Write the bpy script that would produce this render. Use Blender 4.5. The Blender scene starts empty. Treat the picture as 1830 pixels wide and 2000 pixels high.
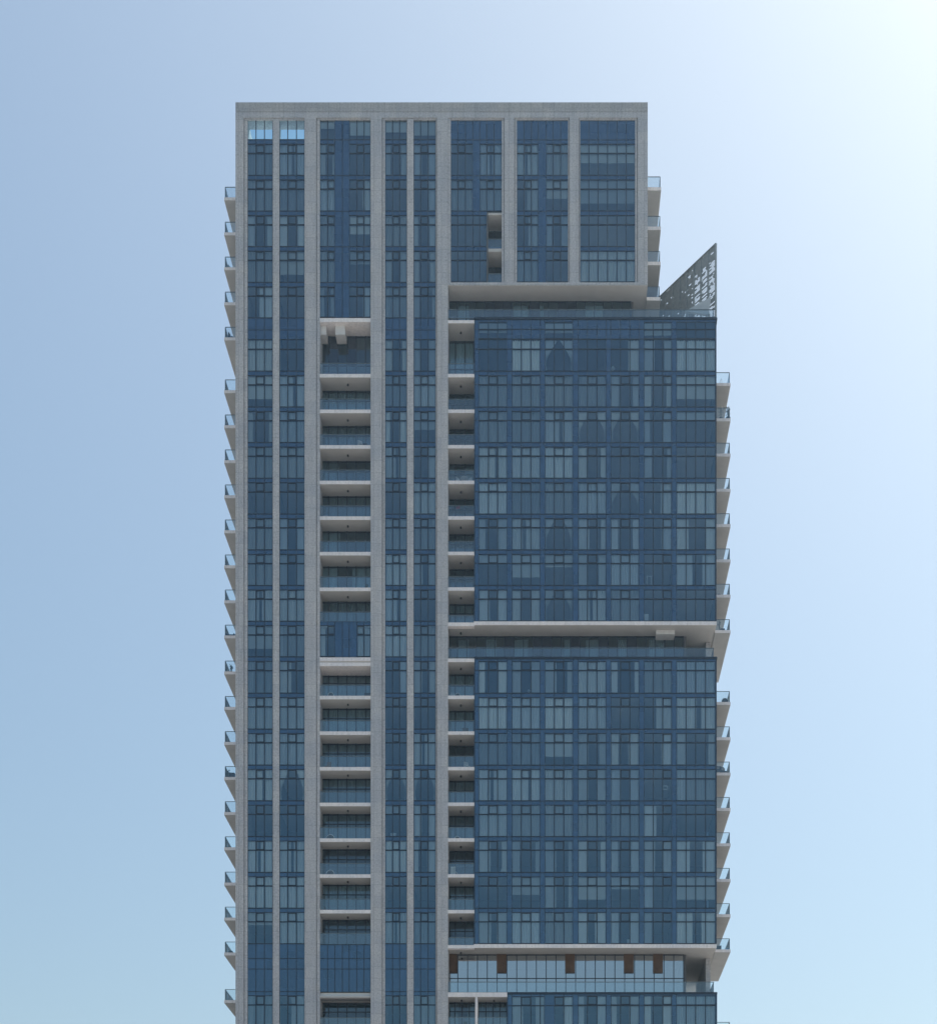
import bpy, math, random
from mathutils import Vector
random.seed(7)
R = math.radians
scene = bpy.context.scene
COL = scene.collection

# ------------------------------------------------------------------ camera, sky, sun, exposure
D0, VX, VY, PPM = 140.0, 1060.0, 2740.0, 20.0
cam_d = bpy.data.cameras.new('camera'); cam = bpy.data.objects.new('camera', cam_d); COL.objects.link(cam)
cam.location = (0, -D0, 0); cam.rotation_euler = (R(90), 0, 0)
cam_d.sensor_fit = 'HORIZONTAL'; cam_d.sensor_width = 36
cam_d.lens = D0*36/91.5
cam_d.shift_x = ((915-VX)/PPM)/91.5; cam_d.shift_y = ((VY-1000)/PPM)/91.5
cam_d.clip_end = 9000; cam_d.clip_start = 0.5
scene.camera = cam

SUN_EL, SUN_AZ = 60.0, 50.0          # degrees above the horizon, degrees right of the view direction
world = bpy.data.worlds.new('World'); scene.world = world; world.use_nodes = True
wn = world.node_tree.nodes; wl = world.node_tree.links
bg = wn['Background']
sky = wn.new('ShaderNodeTexSky'); sky.sky_type = 'NISHITA'; sky.sun_disc = False
sky.sun_elevation = R(SUN_EL); sky.sun_rotation = R(SUN_AZ)
sky.air_density = 1.3; sky.dust_density = 2.9; sky.ozone_density = 1.0; sky.altitude = 0
wb = wn.new('ShaderNodeMix'); wb.data_type = 'RGBA'; wb.blend_type = 'MULTIPLY'; wb.inputs['Factor'].default_value = 1.0
wb.inputs[7].default_value = (0.87, 0.935, 0.895, 1)          # slight white balance of the daylight
wl.new(sky.outputs['Color'], wb.inputs[6]); wl.new(wb.outputs[2], bg.inputs['Color']); bg.inputs['Strength'].default_value = 0.12
sun_d = bpy.data.lights.new('sun', 'SUN'); sun = bpy.data.objects.new('sun', sun_d); COL.objects.link(sun)
sun_d.energy = 3.9; sun_d.angle = R(0.5); sun_d.color = (1.0, 0.95, 0.88)
sv = Vector((math.sin(R(SUN_AZ))*math.cos(R(SUN_EL)), math.cos(R(SUN_AZ))*math.cos(R(SUN_EL)), math.sin(R(SUN_EL))))
sun.rotation_euler = (-sv).to_track_quat('-Z', 'Y').to_euler()
vs = scene.view_settings; vs.view_transform = 'Standard'; vs.look = 'None'; vs.gamma = 1; vs.use_curve_mapping = False
vs.exposure = 0.44
scene.render.engine = 'CYCLES'
try:
    scene.cycles.max_bounces = 8; scene.cycles.transparent_max_bounces = 12
    scene.cycles.glossy_bounces = 3; scene.cycles.caustics_reflective = False; scene.cycles.caustics_refractive = False
except Exception: pass

# ------------------------------------------------------------------ materials
def newmat(name):
    m = bpy.data.materials.new(name); m.use_nodes = True
    m.node_tree.nodes.clear()
    return m, m.node_tree.nodes, m.node_tree.links
def out(n, l, sock):
    o = n.new('ShaderNodeOutputMaterial'); l.new(sock, o.inputs['Surface'])
def ramp(n, l, fac, stops):
    r = n.new('ShaderNodeValToRGB'); l.new(fac, r.inputs['Fac'])
    e = r.color_ramp.elements
    while len(e) < len(stops): e.new(0.5)
    for i, (p, c) in enumerate(stops):
        e[i].position = p; e[i].color = (*c, 1)
    return r.outputs['Color']
def noise(n, l, scale, detail=4, rough=.6, co=None, vec=None):
    t = n.new('ShaderNodeTexNoise'); t.inputs['Scale'].default_value = scale
    t.inputs['Detail'].default_value = detail; t.inputs['Roughness'].default_value = rough
    if vec is not None: l.new(vec, t.inputs['Vector'])
    return t.outputs['Fac']
def mixc(n, l, mode, fac, a, b):
    m = n.new('ShaderNodeMix'); m.data_type = 'RGBA'; m.blend_type = mode
    for s, v in ((m.inputs['Factor'], fac), (m.inputs[6], a), (m.inputs[7], b)):
        if hasattr(v, 'links'): l.new(v, s)
        elif isinstance(v, (int, float)): s.default_value = v
        else: s.default_value = (*v, 1)
    return m.outputs[2]
def position(n):
    return n.new('ShaderNodeNewGeometry').outputs['Position']
def plain(name, c, rough=.6, var=.12, scale=1.5, metal=0., bump=0.):
    m, n, l = newmat(name)
    p = n.new('ShaderNodeBsdfPrincipled'); pos = position(n)
    f = noise(n, l, scale, 5, .65, vec=pos)
    c2 = ramp(n, l, f, [(.3, [x*(1-var) for x in c]), (.7, [min(1, x*(1+var)) for x in c])])
    l.new(c2, p.inputs['Base Color']); p.inputs['Roughness'].default_value = rough; p.inputs['Metallic'].default_value = metal
    if bump:
        b = n.new('ShaderNodeBump'); b.inputs['Strength'].default_value = bump; b.inputs['Distance'].default_value = .01
        l.new(noise(n, l, scale*12, 3, .6, vec=pos), b.inputs['Height']); l.new(b.outputs['Normal'], p.inputs['Normal'])
    out(n, l, p.outputs['BSDF']); return m

def stone_mat(name, base, joint=.72, speck=.3, pw=1.1, ph=1.15):
    m, n, l = newmat(name); pos = position(n)
    sep = n.new('ShaderNodeSeparateXYZ'); l.new(pos, sep.inputs[0])
    add = n.new('ShaderNodeMath'); add.operation = 'ADD'; l.new(sep.outputs[0], add.inputs[0]); l.new(sep.outputs[1], add.inputs[1])
    com = n.new('ShaderNodeCombineXYZ'); l.new(add.outputs[0], com.inputs[0]); l.new(sep.outputs[2], com.inputs[1])
    br = n.new('ShaderNodeTexBrick'); l.new(com.outputs[0], br.inputs['Vector'])
    br.offset = 0; br.squash = 1; br.inputs['Scale'].default_value = 1
    br.inputs['Brick Width'].default_value = pw; br.inputs['Row Height'].default_value = ph
    br.inputs['Mortar Size'].default_value = .022; br.inputs['Mortar Smooth'].default_value = .3
    br.inputs['Color1'].default_value = (.93, .93, .94, 1); br.inputs['Color2'].default_value = (1.05, 1.04, 1.02, 1)
    br.inputs['Mortar'].default_value = (joint, joint, joint, 1)
    f1 = noise(n, l, 6.5, 3, .75, vec=pos)
    c1 = ramp(n, l, f1, [(.36, [x*(1-speck) for x in base]), (.52, base), (.68, [x*(1+speck*.45) for x in base])])
    f2 = noise(n, l, .35, 4, .6, vec=pos)
    c2 = ramp(n, l, f2, [(.3, (.86, .88, .92)), (.7, (1.06, 1.03, 1.0))])
    # rain streaks running down the stone
    mp = n.new('ShaderNodeMapping'); mp.inputs['Scale'].default_value = (2.2, 2.2, .07); l.new(pos, mp.inputs['Vector'])
    f3 = noise(n, l, 1.6, 4, .7, vec=mp.outputs[0])
    c3 = ramp(n, l, f3, [(.32, (.84, .84, .83)), (.55, (1, 1, 1))])
    c = mixc(n, l, 'MULTIPLY', 1., c1, c2); c = mixc(n, l, 'MULTIPLY', .8, c, c3); c = mixc(n, l, 'MULTIPLY', 1., c, br.outputs['Color'])
    p = n.new('ShaderNodeBsdfPrincipled'); l.new(c, p.inputs['Base Color']); p.inputs['Roughness'].default_value = .85
    b = n.new('ShaderNodeBump'); b.inputs['Strength'].default_value = .4; b.inputs['Distance'].default_value = .02
    l.new(f1, b.inputs['Height']); l.new(b.outputs['Normal'], p.inputs['Normal'])
    out(n, l, p.outputs['BSDF']); return m

def glass_mat(name, tint, refl, gtint=(.8, .9, 1.), rough=.01, wav=.006, rnd=.13):
    m, n, l = newmat(name)
    oi = n.new('ShaderNodeObjectInfo')
    v = ramp(n, l, oi.outputs['Random'], [(0, [x*(1-rnd) for x in tint]), (1, [min(1, x*(1+rnd)) for x in tint])])
    t = n.new('ShaderNodeBsdfTransparent'); l.new(v, t.inputs['Color'])
    g = n.new('ShaderNodeBsdfGlossy'); g.inputs['Color'].default_value = (*gtint, 1); g.inputs['Roughness'].default_value = rough
    b = n.new('ShaderNodeBump'); b.inputs['Strength'].default_value = 1; b.inputs['Distance'].default_value = wav
    l.new(noise(n, l, .7, 2, .5, vec=position(n)), b.inputs['Height']); l.new(b.outputs['Normal'], g.inputs['Normal'])
    fr = n.new('ShaderNodeFresnel'); fr.inputs['IOR'].default_value = 1.45
    a = n.new('ShaderNodeMath'); a.operation = 'ADD'; a.use_clamp = True; l.new(fr.outputs[0], a.inputs[0]); a.inputs[1].default_value = refl
    mx = n.new('ShaderNodeMixShader'); l.new(a.outputs[0], mx.inputs[0]); l.new(t.outputs[0], mx.inputs[1]); l.new(g.outputs[0], mx.inputs[2])
    out(n, l, mx.outputs[0]); return m
def spandrel_mat(name, c, refl, gtint=(.8, .9, 1.)):
    m, n, l = newmat(name); pos = position(n)
    sn = n.new('ShaderNodeVectorMath'); sn.operation = 'SNAP'; sn.inputs[1].default_value = (.93, 50, .9); l.new(pos, sn.inputs[0])
    wn_ = n.new('ShaderNodeTexWhiteNoise'); l.new(sn.outputs[0], wn_.inputs['Vector'])
    c2 = ramp(n, l, wn_.outputs['Value'], [(0, [x*.8 for x in c]), (1, [x*1.25 for x in c])])
    d = n.new('ShaderNodeBsdfDiffuse'); l.new(c2, d.inputs['Color'])
    g = n.new('ShaderNodeBsdfGlossy'); g.inputs['Color'].default_value = (*gtint, 1); g.inputs['Roughness'].default_value = .03
    b = n.new('ShaderNodeBump'); b.inputs['Strength'].default_value = 1; b.inputs['Distance'].default_value = .006
    l.new(noise(n, l, .7, 2, .5, vec=pos), b.inputs['Height']); l.new(b.outputs['Normal'], g.inputs['Normal'])
    fr = n.new('ShaderNodeFresnel'); fr.inputs['IOR'].default_value = 1.45
    a = n.new('ShaderNodeMath'); a.operation = 'ADD'; l.new(fr.outputs[0], a.inputs[0]); a.inputs[1].default_value = refl
    mx = n.new('ShaderNodeMixShader'); l.new(a.outputs[0], mx.inputs[0]); l.new(d.outputs[0], mx.inputs[1]); l.new(g.outputs[0], mx.inputs[2])
    out(n, l, mx.outputs[0]); return m
def cloth_mat(name, c, transp):
    m, n, l = newmat(name)
    oi = n.new('ShaderNodeObjectInfo')
    v = ramp(n, l, oi.outputs['Random'], [(0, [x*.74 for x in c]), (1, c)])
    d = n.new('ShaderNodeBsdfDiffuse'); l.new(v, d.inputs['Color'])
    t = n.new('ShaderNodeBsdfTranslucent'); l.new(v, t.inputs['Color'])
    m1 = n.new('ShaderNodeMixShader'); m1.inputs[0].default_value = .08; l.new(d.outputs[0], m1.inputs[1]); l.new(t.outputs[0], m1.inputs[2])
    tr = n.new('ShaderNodeBsdfTransparent')
    m2 = n.new('ShaderNodeMixShader'); m2.inputs[0].default_value = transp; l.new(m1.outputs[0], m2.inputs[1]); l.new(tr.outputs[0], m2.inputs[2])
    out(n, l, m2.outputs[0]); return m

M = dict(
    stone=stone_mat('grey_stone_cladding', (.545, .535, .54), joint=.74, speck=.24),
    stone_band=stone_mat('darker_roof_band', (.47, .46, .455), joint=.78, speck=.24),
    render=stone_mat('painted_render', (.95, .88, .85), joint=1.0, speck=.10, pw=50, ph=50),
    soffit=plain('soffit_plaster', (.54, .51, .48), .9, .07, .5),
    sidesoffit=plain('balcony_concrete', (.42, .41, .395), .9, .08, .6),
    beam=plain('beam_plaster', (.66, .64, .62), .9, .12, 1.2),
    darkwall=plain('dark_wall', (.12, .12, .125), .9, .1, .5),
    mullion=plain('navy_aluminium', (.012, .024, .045), .45, .1, 3.),
    rail=plain('grey_metal_rail', (.17, .20, .21), .4, .1, 3., .5),
    glass=glass_mat('tinted_window_glass', (.80, .93, 1.0), .15, (.52, .80, 1.)),
    gglass=glass_mat('loggia_glass', (.5, .66, .72), .09, (.72, .87, 1.)),
    skyglass=glass_mat('blue_clerestory_glass', (.48, .74, .88), .08),
    mirror=glass_mat('mirrored_glass', (.2, .3, .36), .55, (.86, .90, .92)),
    railglass=glass_mat('railing_glass', (.92, .96, .97), .05, (.8, .92, 1.), rnd=.04),
    spandrel=spandrel_mat('blue_spandrel_glass', (.020, .044, .092), .12, (.54, .80, 1.)),
    darkpanel=spandrel_mat('dark_infill_panel', (.012, .02, .035), .06),
    brown=plain('brown_panel', (.10, .055, .032), .8, .3, 1.2),
    curtain=cloth_mat('white_curtain_cloth', (.93, .95, .96), .02),
    sheer=cloth_mat('thin_sheer_cloth', (.66, .68, .70), .30),
    blind=cloth_mat('pale_roller_blind', (.70, .72, .72), .0),
    inwall=plain('interior_wall', (.20, .22, .27), .9, .1, .4),
    ceiling=plain('interior_ceiling', (.75, .75, .74), .9, .04, .4),
    lampblack=plain('black_lamp_metal', (.03, .03, .03), .5, .1, 3.),
    screen=plain('grey_screen_metal', (.30, .33, .34), .6, .15, 3., .3),
    pale=plain('pale_grey_panel', (.45, .48, .50), .7, .06, 2.),
    leaf=plain('dark_leaves', (.05, .085, .035), .6, .4, 5.),
    stem=plain('plant_stem', (.09, .07, .045), .8, .2, 6.),
    pot=plain('dark_planter', (.06, .06, .065), .7, .2, 4.),
    dark=plain('black_fabric', (.03, .028, .035), .9, .3, 5.),
    white=plain('white_plastic', (.75, .76, .77), .5, .05, 3.),
    grey=plain('grey_metal', (.35, .37, .40), .5, .1, 4.),
    red=plain('red_cloth', (.45, .05, .07), .8, .1, 4.),
    wood=plain('wicker_brown', (.22, .15, .10), .8, .2, 6.),
)
# ------------------------------------------------------------------ helpers
def X(px, d=0.): return (px-VX)/PPM*(1+d/D0)
def Z(py, d=0.): return (VY-py)/PPM*(1+d/D0)

class MB:
    def __init__(s): s.v = []; s.f = []; s.m = []; s.mats = []
    def mi(s, m):
        if m not in s.mats: s.mats.append(m)
        return s.mats.index(m)
    def box(s, x0, x1, y0, y1, z0, z1, m):
        if x0 > x1: x0, x1 = x1, x0
        if z0 > z1: z0, z1 = z1, z0
        i = len(s.v)
        s.v += [(x0, y0, z0), (x1, y0, z0), (x1, y1, z0), (x0, y1, z0), (x0, y0, z1), (x1, y0, z1), (x1, y1, z1), (x0, y1, z1)]
        for q in ((0, 3, 2, 1), (4, 5, 6, 7), (0, 1, 5, 4), (1, 2, 6, 5), (2, 3, 7, 6), (3, 0, 4, 7)):
            s.f.append(tuple(i+k for k in q)); s.m.append(s.mi(m))
        return s
    def quad(s, a, b, c, d, m):
        i = len(s.v); s.v += [a, b, c, d]; s.f.append((i, i+1, i+2, i+3)); s.m.append(s.mi(m)); return s
    def tube(s, a, b, r, m, n=8):
        a = Vector(a); b = Vector(b); w = (b-a).normalized()
        u = w.orthogonal().normalized(); v = w.cross(u); i = len(s.v)
        for p in (a, b):
            for k in range(n):
                t = 2*math.pi*k/n; s.v.append(tuple(p + u*r*math.cos(t) + v*r*math.sin(t)))
        for k in range(n): s.f.append((i+k, i+(k+1) % n, i+n+(k+1) % n, i+n+k)); s.m.append(s.mi(m))
        s.f.append(tuple(i+k for k in range(n))[::-1]); s.m.append(s.mi(m))
        s.f.append(tuple(i+n+k for k in range(n))); s.m.append(s.mi(m)); return s
    def lathe(s, c, prof, m, n=20, axis='Z', tilt=None):
        i = len(s.v); c = Vector(c)
        for (r, h) in prof:
            for k in range(n):
                t = 2*math.pi*k/n
                p = Vector((r*math.cos(t), r*math.sin(t), h))
                if axis == 'Y': p = Vector((p.x, p.z, p.y))
                s.v.append(tuple(c+p))
        for j in range(len(prof)-1):
            for k in range(n):
                s.f.append((i+j*n+k, i+j*n+(k+1) % n, i+(j+1)*n+(k+1) % n, i+(j+1)*n+k)); s.m.append(s.mi(m))
        return s
    def mesh(s, name):
        me = bpy.data.meshes.new(name); me.from_pydata(s.v, [], s.f)
        for m in s.mats: me.materials.append(M[m])
        me.polygons.foreach_set('material_index', s.m); me.update(); return me
    def build(s, name, parent=None, loc=(0, 0, 0)): return link(name, s.mesh(name), parent, loc)
def link(name, me, parent=None, loc=(0, 0, 0)):
    o = bpy.data.objects.new(name, me); COL.objects.link(o); o.location = loc
    if parent is not None: o.parent = parent
    return o
def tag(o, label=None, cat=None, group=None, kind=None):
    if label: o['label'] = label
    if cat: o['category'] = cat
    if group: o['group'] = group
    if kind: o['kind'] = kind
    return o
def empty(name, loc, label, cat, group=None):
    o = bpy.data.objects.new(name, None); COL.objects.link(o); o.location = loc
    return tag(o, label, cat, group)

# ------------------------------------------------------------------ ground
def ground_mat():
    m, n, l = newmat('pale_city_ground'); pos = position(n)
    f = noise(n, l, .02, 6, .6, vec=pos)
    c = ramp(n, l, f, [(.3, (.24, .235, .23)), (.55, (.33, .325, .315)), (.75, (.38, .375, .36))])
    p = n.new('ShaderNodeBsdfPrincipled'); l.new(c, p.inputs['Base Color']); p.inputs['Roughness'].default_value = .9
    out(n, l, p.outputs[0]); return m
M['ground'] = ground_mat()
GZ = -1.7
g = MB(); g.quad((-900, -1000, GZ), (900, -1000, GZ), (900, 800, GZ), (-900, 800, GZ), 'ground')
tag(g.build('ground'), 'pale open ground at the foot of the tower', None, None, 'structure')

# ------------------------------------------------------------------ the tower
tower = empty('apartment_tower', (X(930), 12, GZ), 'tall grey stone and blue glass apartment tower with balconies on both flanks', 'building')
TL = Vector(tower.location)
def part(mb, name, parent=None, loc=None):
    """mesh given in world coordinates (loc None) or local to loc"""
    if parent is None: parent = tower
    o = mb.build(name, parent)
    base = Vector((0, 0, 0)); q = parent
    while q is not None: base += Vector(q.location); q = q.parent
    o.location = (Vector(loc) if loc is not None else Vector((0, 0, 0))) - base
    return o
def place(name, me, parent, wloc):
    base = Vector((0, 0, 0)); q = parent
    while q is not None: base += Vector(q.location); q = q.parent
    return link(name, me, parent, Vector(wloc)-base)

BACK = 26.0
FL = [272.5, 342.3, 412, 481.5, 551.5, 621]
FL2 = [725, 795, 864.6, 934.4, 1004.4, 1074.4, 1144, 1214, 1283.6, 1354.6, 1424.8, 1495.3, 1565, 1635, 1705, 1775, 1844.5]
BG, XG = .20, .10        # glass depth in the stone bays, in the projecting boxes

# --- stone piers
def pier(x0, x1, y0=199, y1=None, sides=(0, 0), depth=2.6, base=0.):
    """main face at depth 0 and a stepped reveal of s px on each side"""
    z0 = Z(y1) if y1 is not None else GZ
    z1 = Z(y0)
    b = MB(); a, c = x0+sides[0], x1-sides[1]
    b.box(X(a), X(c), base, depth, z0, z1, 'stone')
    gz = .06
    if sides[0]:
        b.box(X(x0), X(a)-gz, base+.10, depth-.01, z0, z1, 'stone'); b.box(X(a)-gz, X(a), base+.22, depth-.02, z0, z1, 'stone')
    if sides[1]:
        b.box(X(c)+gz, X(x1), base+.10, depth-.01, z0, z1, 'stone'); b.box(X(c), X(c)+gz, base+.22, depth-.02, z0, z1, 'stone')
    return part(b, 'stone_pier')
TOPJ = 229.
pier(460, 483, TOPJ, None, (0, 7))
pier(595, 624.5, TOPJ, None, (0, 7))
pier(724, 752, TOPJ, None, (0, 6))
pier(851, 875, TOPJ, None, (2.5, 0))
pier(980, 1009.5, TOPJ, 551, (5, 5), 2.0)
pier(1109.5, 1133, TOPJ, 551, (3, 3), 2.0)
pier(1240.5, 1265, TOPJ, 551, (5, 0), 2.0)
b = MB(); b.box(X(875), X(880.3), .10, 2.0, Z(551), Z(TOPJ), 'stone'); part(b, 'stone_pier')
for (a, c) in ((532.8, 545.3), (794.8, 807.6)):
    b = MB(); b.box(X(a), X(c), .03, .9, GZ, Z(TOPJ+2.2), 'stone'); part(b, 'stone_fin')
# --- top beam
b = MB()
b.box(X(460), X(1265), 0, 1.2, Z(217.4), Z(199), 'stone_band')
b.box(X(460)+.002, X(1265)-.002, .05, 1.2, Z(218.4), Z(217.4), 'stone')
b.box(X(460), X(1265), 0, 1.2, Z(TOPJ), Z(218.4), 'stone')
for (a, c) in ((483, 595), (624.5, 724), (752, 851), (880.3, 980), (1009.5, 1109.5), (1133, 1240.5)):
    b.box(X(a), X(c), .10, 1.2, Z(TOPJ+2.2), Z(TOPJ), 'stone')
part(b, 'roof_beam')
# --- lower sill of the upper right block, its soffit
b = MB()
b.box(X(875), X(1265), 0, 1.99, Z(556.5), Z(551), 'stone')
part(b, 'stone_sill')
b = MB(); b.box(X(875.5), X(1264.5), 2.0, BACK, Z(556.5)+.004, Z(551), 'soffit')
b.box(X(876), X(1264), .05, 1.98, Z(556.5)-.03, Z(556.5)+.0, 'soffit'); part(b, 'soffit')

# --- main body behind: side walls, roof, rear
b = MB()
b.box(X(460)+.02, X(460)+.4, 2.6, BACK, GZ, Z(199)-.05, 'stone')                       # left flank
b.box(X(1265)-.4, X(1265)-.02, 2.0, BACK, Z(551), Z(199)-.05, 'stone')                 # right flank, upper block
b.box(X(460)+.4, X(1265)-.4, BACK-.4, BACK, Z(551), Z(262), 'stone')
b.box(X(460)+.4, X(1234), BACK-.4, BACK, GZ, Z(551), 'stone')
part(b, 'flank_wall')
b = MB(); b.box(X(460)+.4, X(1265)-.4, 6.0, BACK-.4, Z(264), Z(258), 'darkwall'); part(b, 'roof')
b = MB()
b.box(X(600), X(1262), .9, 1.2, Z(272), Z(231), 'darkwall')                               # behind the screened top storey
part(b, 'parapet_wall')

# --- interior: ceilings/floors and back wall
def slab(xa, xb, dfront, py, back=7.0):
    s = MB(); s.box(X(xa), X(xb), dfront, back, Z(py+7.4, BG), Z(py+1.2, BG), 'ceiling'); part(s, 'floor_slab')
allfl = FL + FL2 + [1937.6, 2007]
for py in allfl:
    s = MB(); zt, zb = Z(py+1.2, BG), Z(py+7.4, BG)
    def sb(a, c, f): s.box(X(a)+.01, X(c)-.01, f, 7.0, zb, zt, 'ceiling')
    sb(462, 612, BG+.2)
    cl = 1 if (725 <= py < 1214 or 1284 < py < 1844 or py > 1940) else 0
    if py == 1214 or py == 1283.6 or py <= 621 or py == 1844.5: cl = 0
    sb(612.2, 734, 2.15 if cl else BG+.2)
    sb(734.2, 863, BG+.2)
    if py < 551:
        sb(863.2, 945 if 400 < py < 500 else 1262, BG+.2)
        if 400 < py < 500: sb(982, 1262, BG+.2); s.box(X(945)+.01, X(982)-.01, 2.0, 7, zb, zt, 'ceiling')
    if py == 662 or py == 725 or 725 <= py < 1214 or 1284 < py < 1844 or py > 1930:
        lo = 926.8 if py < 1930 else 991
        sb(863.2, lo, 2.7); sb(lo+.2, 1398, XG+.25)
    part(s, 'floor_slab')
b = MB()
b.box(X(462), X(1262), 7.0, 7.3, GZ, Z(262), 'inwall')
b.box(X(1262), X(1334), 7.0, 7.3, GZ, Z(619), 'inwall')
b.box(X(1334), X(1398), 7.0, 7.3, Z(1214), Z(619), 'inwall')
b.box(X(1334), X(1398), 7.0, 7.3, Z(1845), Z(1284), 'inwall'); b.box(X(1334), X(1398), 7.0, 7.3, GZ, Z(1940), 'inwall')
for px in (539, 609, 738, 801, 863):
    b.box(X(px)-.1, X(px)+.1, .95 if px in (539, 801) else 2.62, 6.98, GZ, Z(264), 'inwall')
for px in (994, 1121):
    b.box(X(px)-.1, X(px)+.1, 2.01, 6.98, Z(550), Z(264), 'inwall')
for (y0, y1, lo) in ((1214, 619, 0), (1845, 1284, 0), (2600, 1940, 1)):
    for px in (995, 1124, 1188, 1253, 1317):
        if lo and px == 995: continue
        b.box(X(px)-.08, X(px)+.08, XG+.25, 6.98, Z(y0)+.05, Z(y1)-.1, 'inwall')
    b.box(X(926.6 if not lo else 991)+.03, X(926.6 if not lo else 991)+.2, 0.2, 6.98, Z(y0)+.05, Z(y1)-.1, 'inwall')
part(b, 'interior_wall')

# --- windows ---------------------------------------------------------------
CACHE = {}
def frame_mesh(ws, h, tz, oper, vt=.075, extra=()):
    key = ('f', tuple(round(w, 2) for w in ws), round(h, 2), round(tz, 2), oper, tuple(extra))
    if key in CACHE: return CACHE[key]
    b = MB(); W = sum(ws); xs = [0]
    for w in ws: xs.append(xs[-1]+w)
    for x in xs:
        t = vt*.5 if x in (xs[0], xs[-1]) else vt*.5
        x0 = max(0, x-t); x1 = min(W, x+t); b.box(x0, x1, -.015, .09, 0, h, 'mullion')
    zs = [(0, .07), (h-.04, h)]
    if tz: zs.append((tz-.05, tz+.04))
    for e in extra: zs.append((e-.035, e+.035))
    for k in range(len(ws)):
        for (a, c) in zs: b.box(xs[k]+vt*.5, xs[k+1]-vt*.5, -.012, .085, a, c, 'mullion')
    if oper is not None and tz:
        for o_ in (oper if isinstance(oper, tuple) else (oper,)):
            a, c = xs[o_]+vt*.5, xs[o_+1]-vt*.5
            b.box(a, a+.05, -.035, .02, tz+.04, h-.04, 'mullion'); b.box(c-.05, c, -.035, .02, tz+.04, h-.04, 'mullion')
            b.box(a+.05, c-.05, -.035, .02, h-.12, h-.04, 'mullion'); b.box(a+.05, c-.05, -.035, .02, tz+.04, tz+.09, 'mullion')
    CACHE[key] = b.mesh('window'); return CACHE[key]
def pane_mesh(ws, h, tz, mat='glass'):
    key = ('p', tuple(round(w, 2) for w in ws), round(h, 2), round(tz, 2), mat)
    if key in CACHE: return CACHE[key]
    b = MB(); x = 0
    for w in ws:
        for (a, c) in (((.03, tz), (tz, h-.02)) if tz else ((.03, h-.02),)):
            b.quad((x+.02, 0.03, a), (x+w-.02, 0.03, a), (x+w-.02, 0.03, c), (x+.02, 0.03, c), mat)
        x += w
    CACHE[key] = b.mesh('pane'); return CACHE[key]
def sheet(b, L, Rr, h, folds, mat, z0=.05, amp=.05, ph=0.):
    """cloth between the curves L(t) and Rr(t), t from 0 (bottom) to 1 (top)"""
    nx = max(8, int(folds*6)); nz = 9; i = len(b.v)
    for j in range(nz+1):
        t = j/nz; l_, r_ = L(t), Rr(t)
        for k in range(nx+1):
            u = k/nx
            b.v.append((l_+(r_-l_)*u, amp*math.sin(2*math.pi*u*folds+ph)+amp*.4*math.sin(2*math.pi*u*folds*.37+ph*2), z0+(h-z0)*t))
    for j in range(nz):
        for k in range(nx):
            a = i+j*(nx+1)+k; b.f.append((a, a+1, a+nx+2, a+nx+1)); b.m.append(b.mi(mat))
def curtain_mesh(style, W, h, seed):
    key = ('c', style, round(W, 2), round(h, 2), seed)
    if key in CACHE: return CACHE[key]
    r = random.Random(str(key)); b = MB(); e = .06
    cst = lambda v: (lambda t: v)
    fl = W/.22
    if style == 'F': sheet(b, cst(e), cst(W-e), h, fl*.9, 'curtain', amp=.055, ph=r.random()*6)
    elif style == 'b': sheet(b, cst(e), cst(W-e), h, fl*.8, 'sheer', amp=.03, ph=r.random()*6)
    elif style == 'S':
        a = W*r.uniform(.20, .44); c = W*r.uniform(.60, .84)
        sheet(b, cst(e), cst(a), h, a/.13, 'curtain', ph=r.random()*6); sheet(b, cst(c), cst(W-e), h, (W-c)/.13, 'curtain', ph=r.random()*6)
    elif style == 'G':     # closed with one narrow gap
        a = W*r.uniform(.38, .6); c = a+W*.11
        sheet(b, cst(e), cst(a), h, a/.18, 'curtain', ph=r.random()*6); sheet(b, cst(c), cst(W-e), h, (W-c)/.18, 'curtain', ph=r.random()*6)
    elif style == 'L':
        a = W*r.uniform(.28, .5); sheet(b, cst(e), cst(a), h, a/.15, 'curtain', ph=r.random()*6)
    elif style == 'R':
        c = W*r.uniform(.42, .7); sheet(b, cst(c), cst(W-e), h, (W-c)/.15, 'curtain', ph=r.random()*6)
    elif style == 'T':     # tied back
        top = W*r.uniform(.34, .46)
        def q(t): return (.05 + (top-.05)*max(0., (t-.32)/.68)**1.25) if t > .32 else .05 + (.32-t)*.45
        sheet(b, cst(e), lambda t: e+max(.12, q(t)*1.0), h, top/.14, 'curtain', amp=.04, ph=1)
        sheet(b, lambda t: W-e-max(.12, q(t)), cst(W-e), h, top/.14, 'curtain', amp=.04, ph=2)
    elif style == 'P':     # roller blind part way down
        lo = h*r.choice((.3, .45, .62, .74))
        b.box(e, W-e, 0, .012, lo, h-.02, 'blind')
    elif style == 'M':     # sheer plus an open drape
        sheet(b, cst(e), cst(W-e), h, fl*.8, 'sheer', amp=.025, ph=r.random()*6)
        a = W*r.uniform(.14, .3); sheet(b, cst(e), cst(a), h, a/.12, 'curtain', amp=.05)
        for q in range(len(b.v)-1, len(b.v)-1): pass
    CACHE[key] = b.mesh('curtain'); return CACHE[key]
WCOUNT = {}
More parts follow.
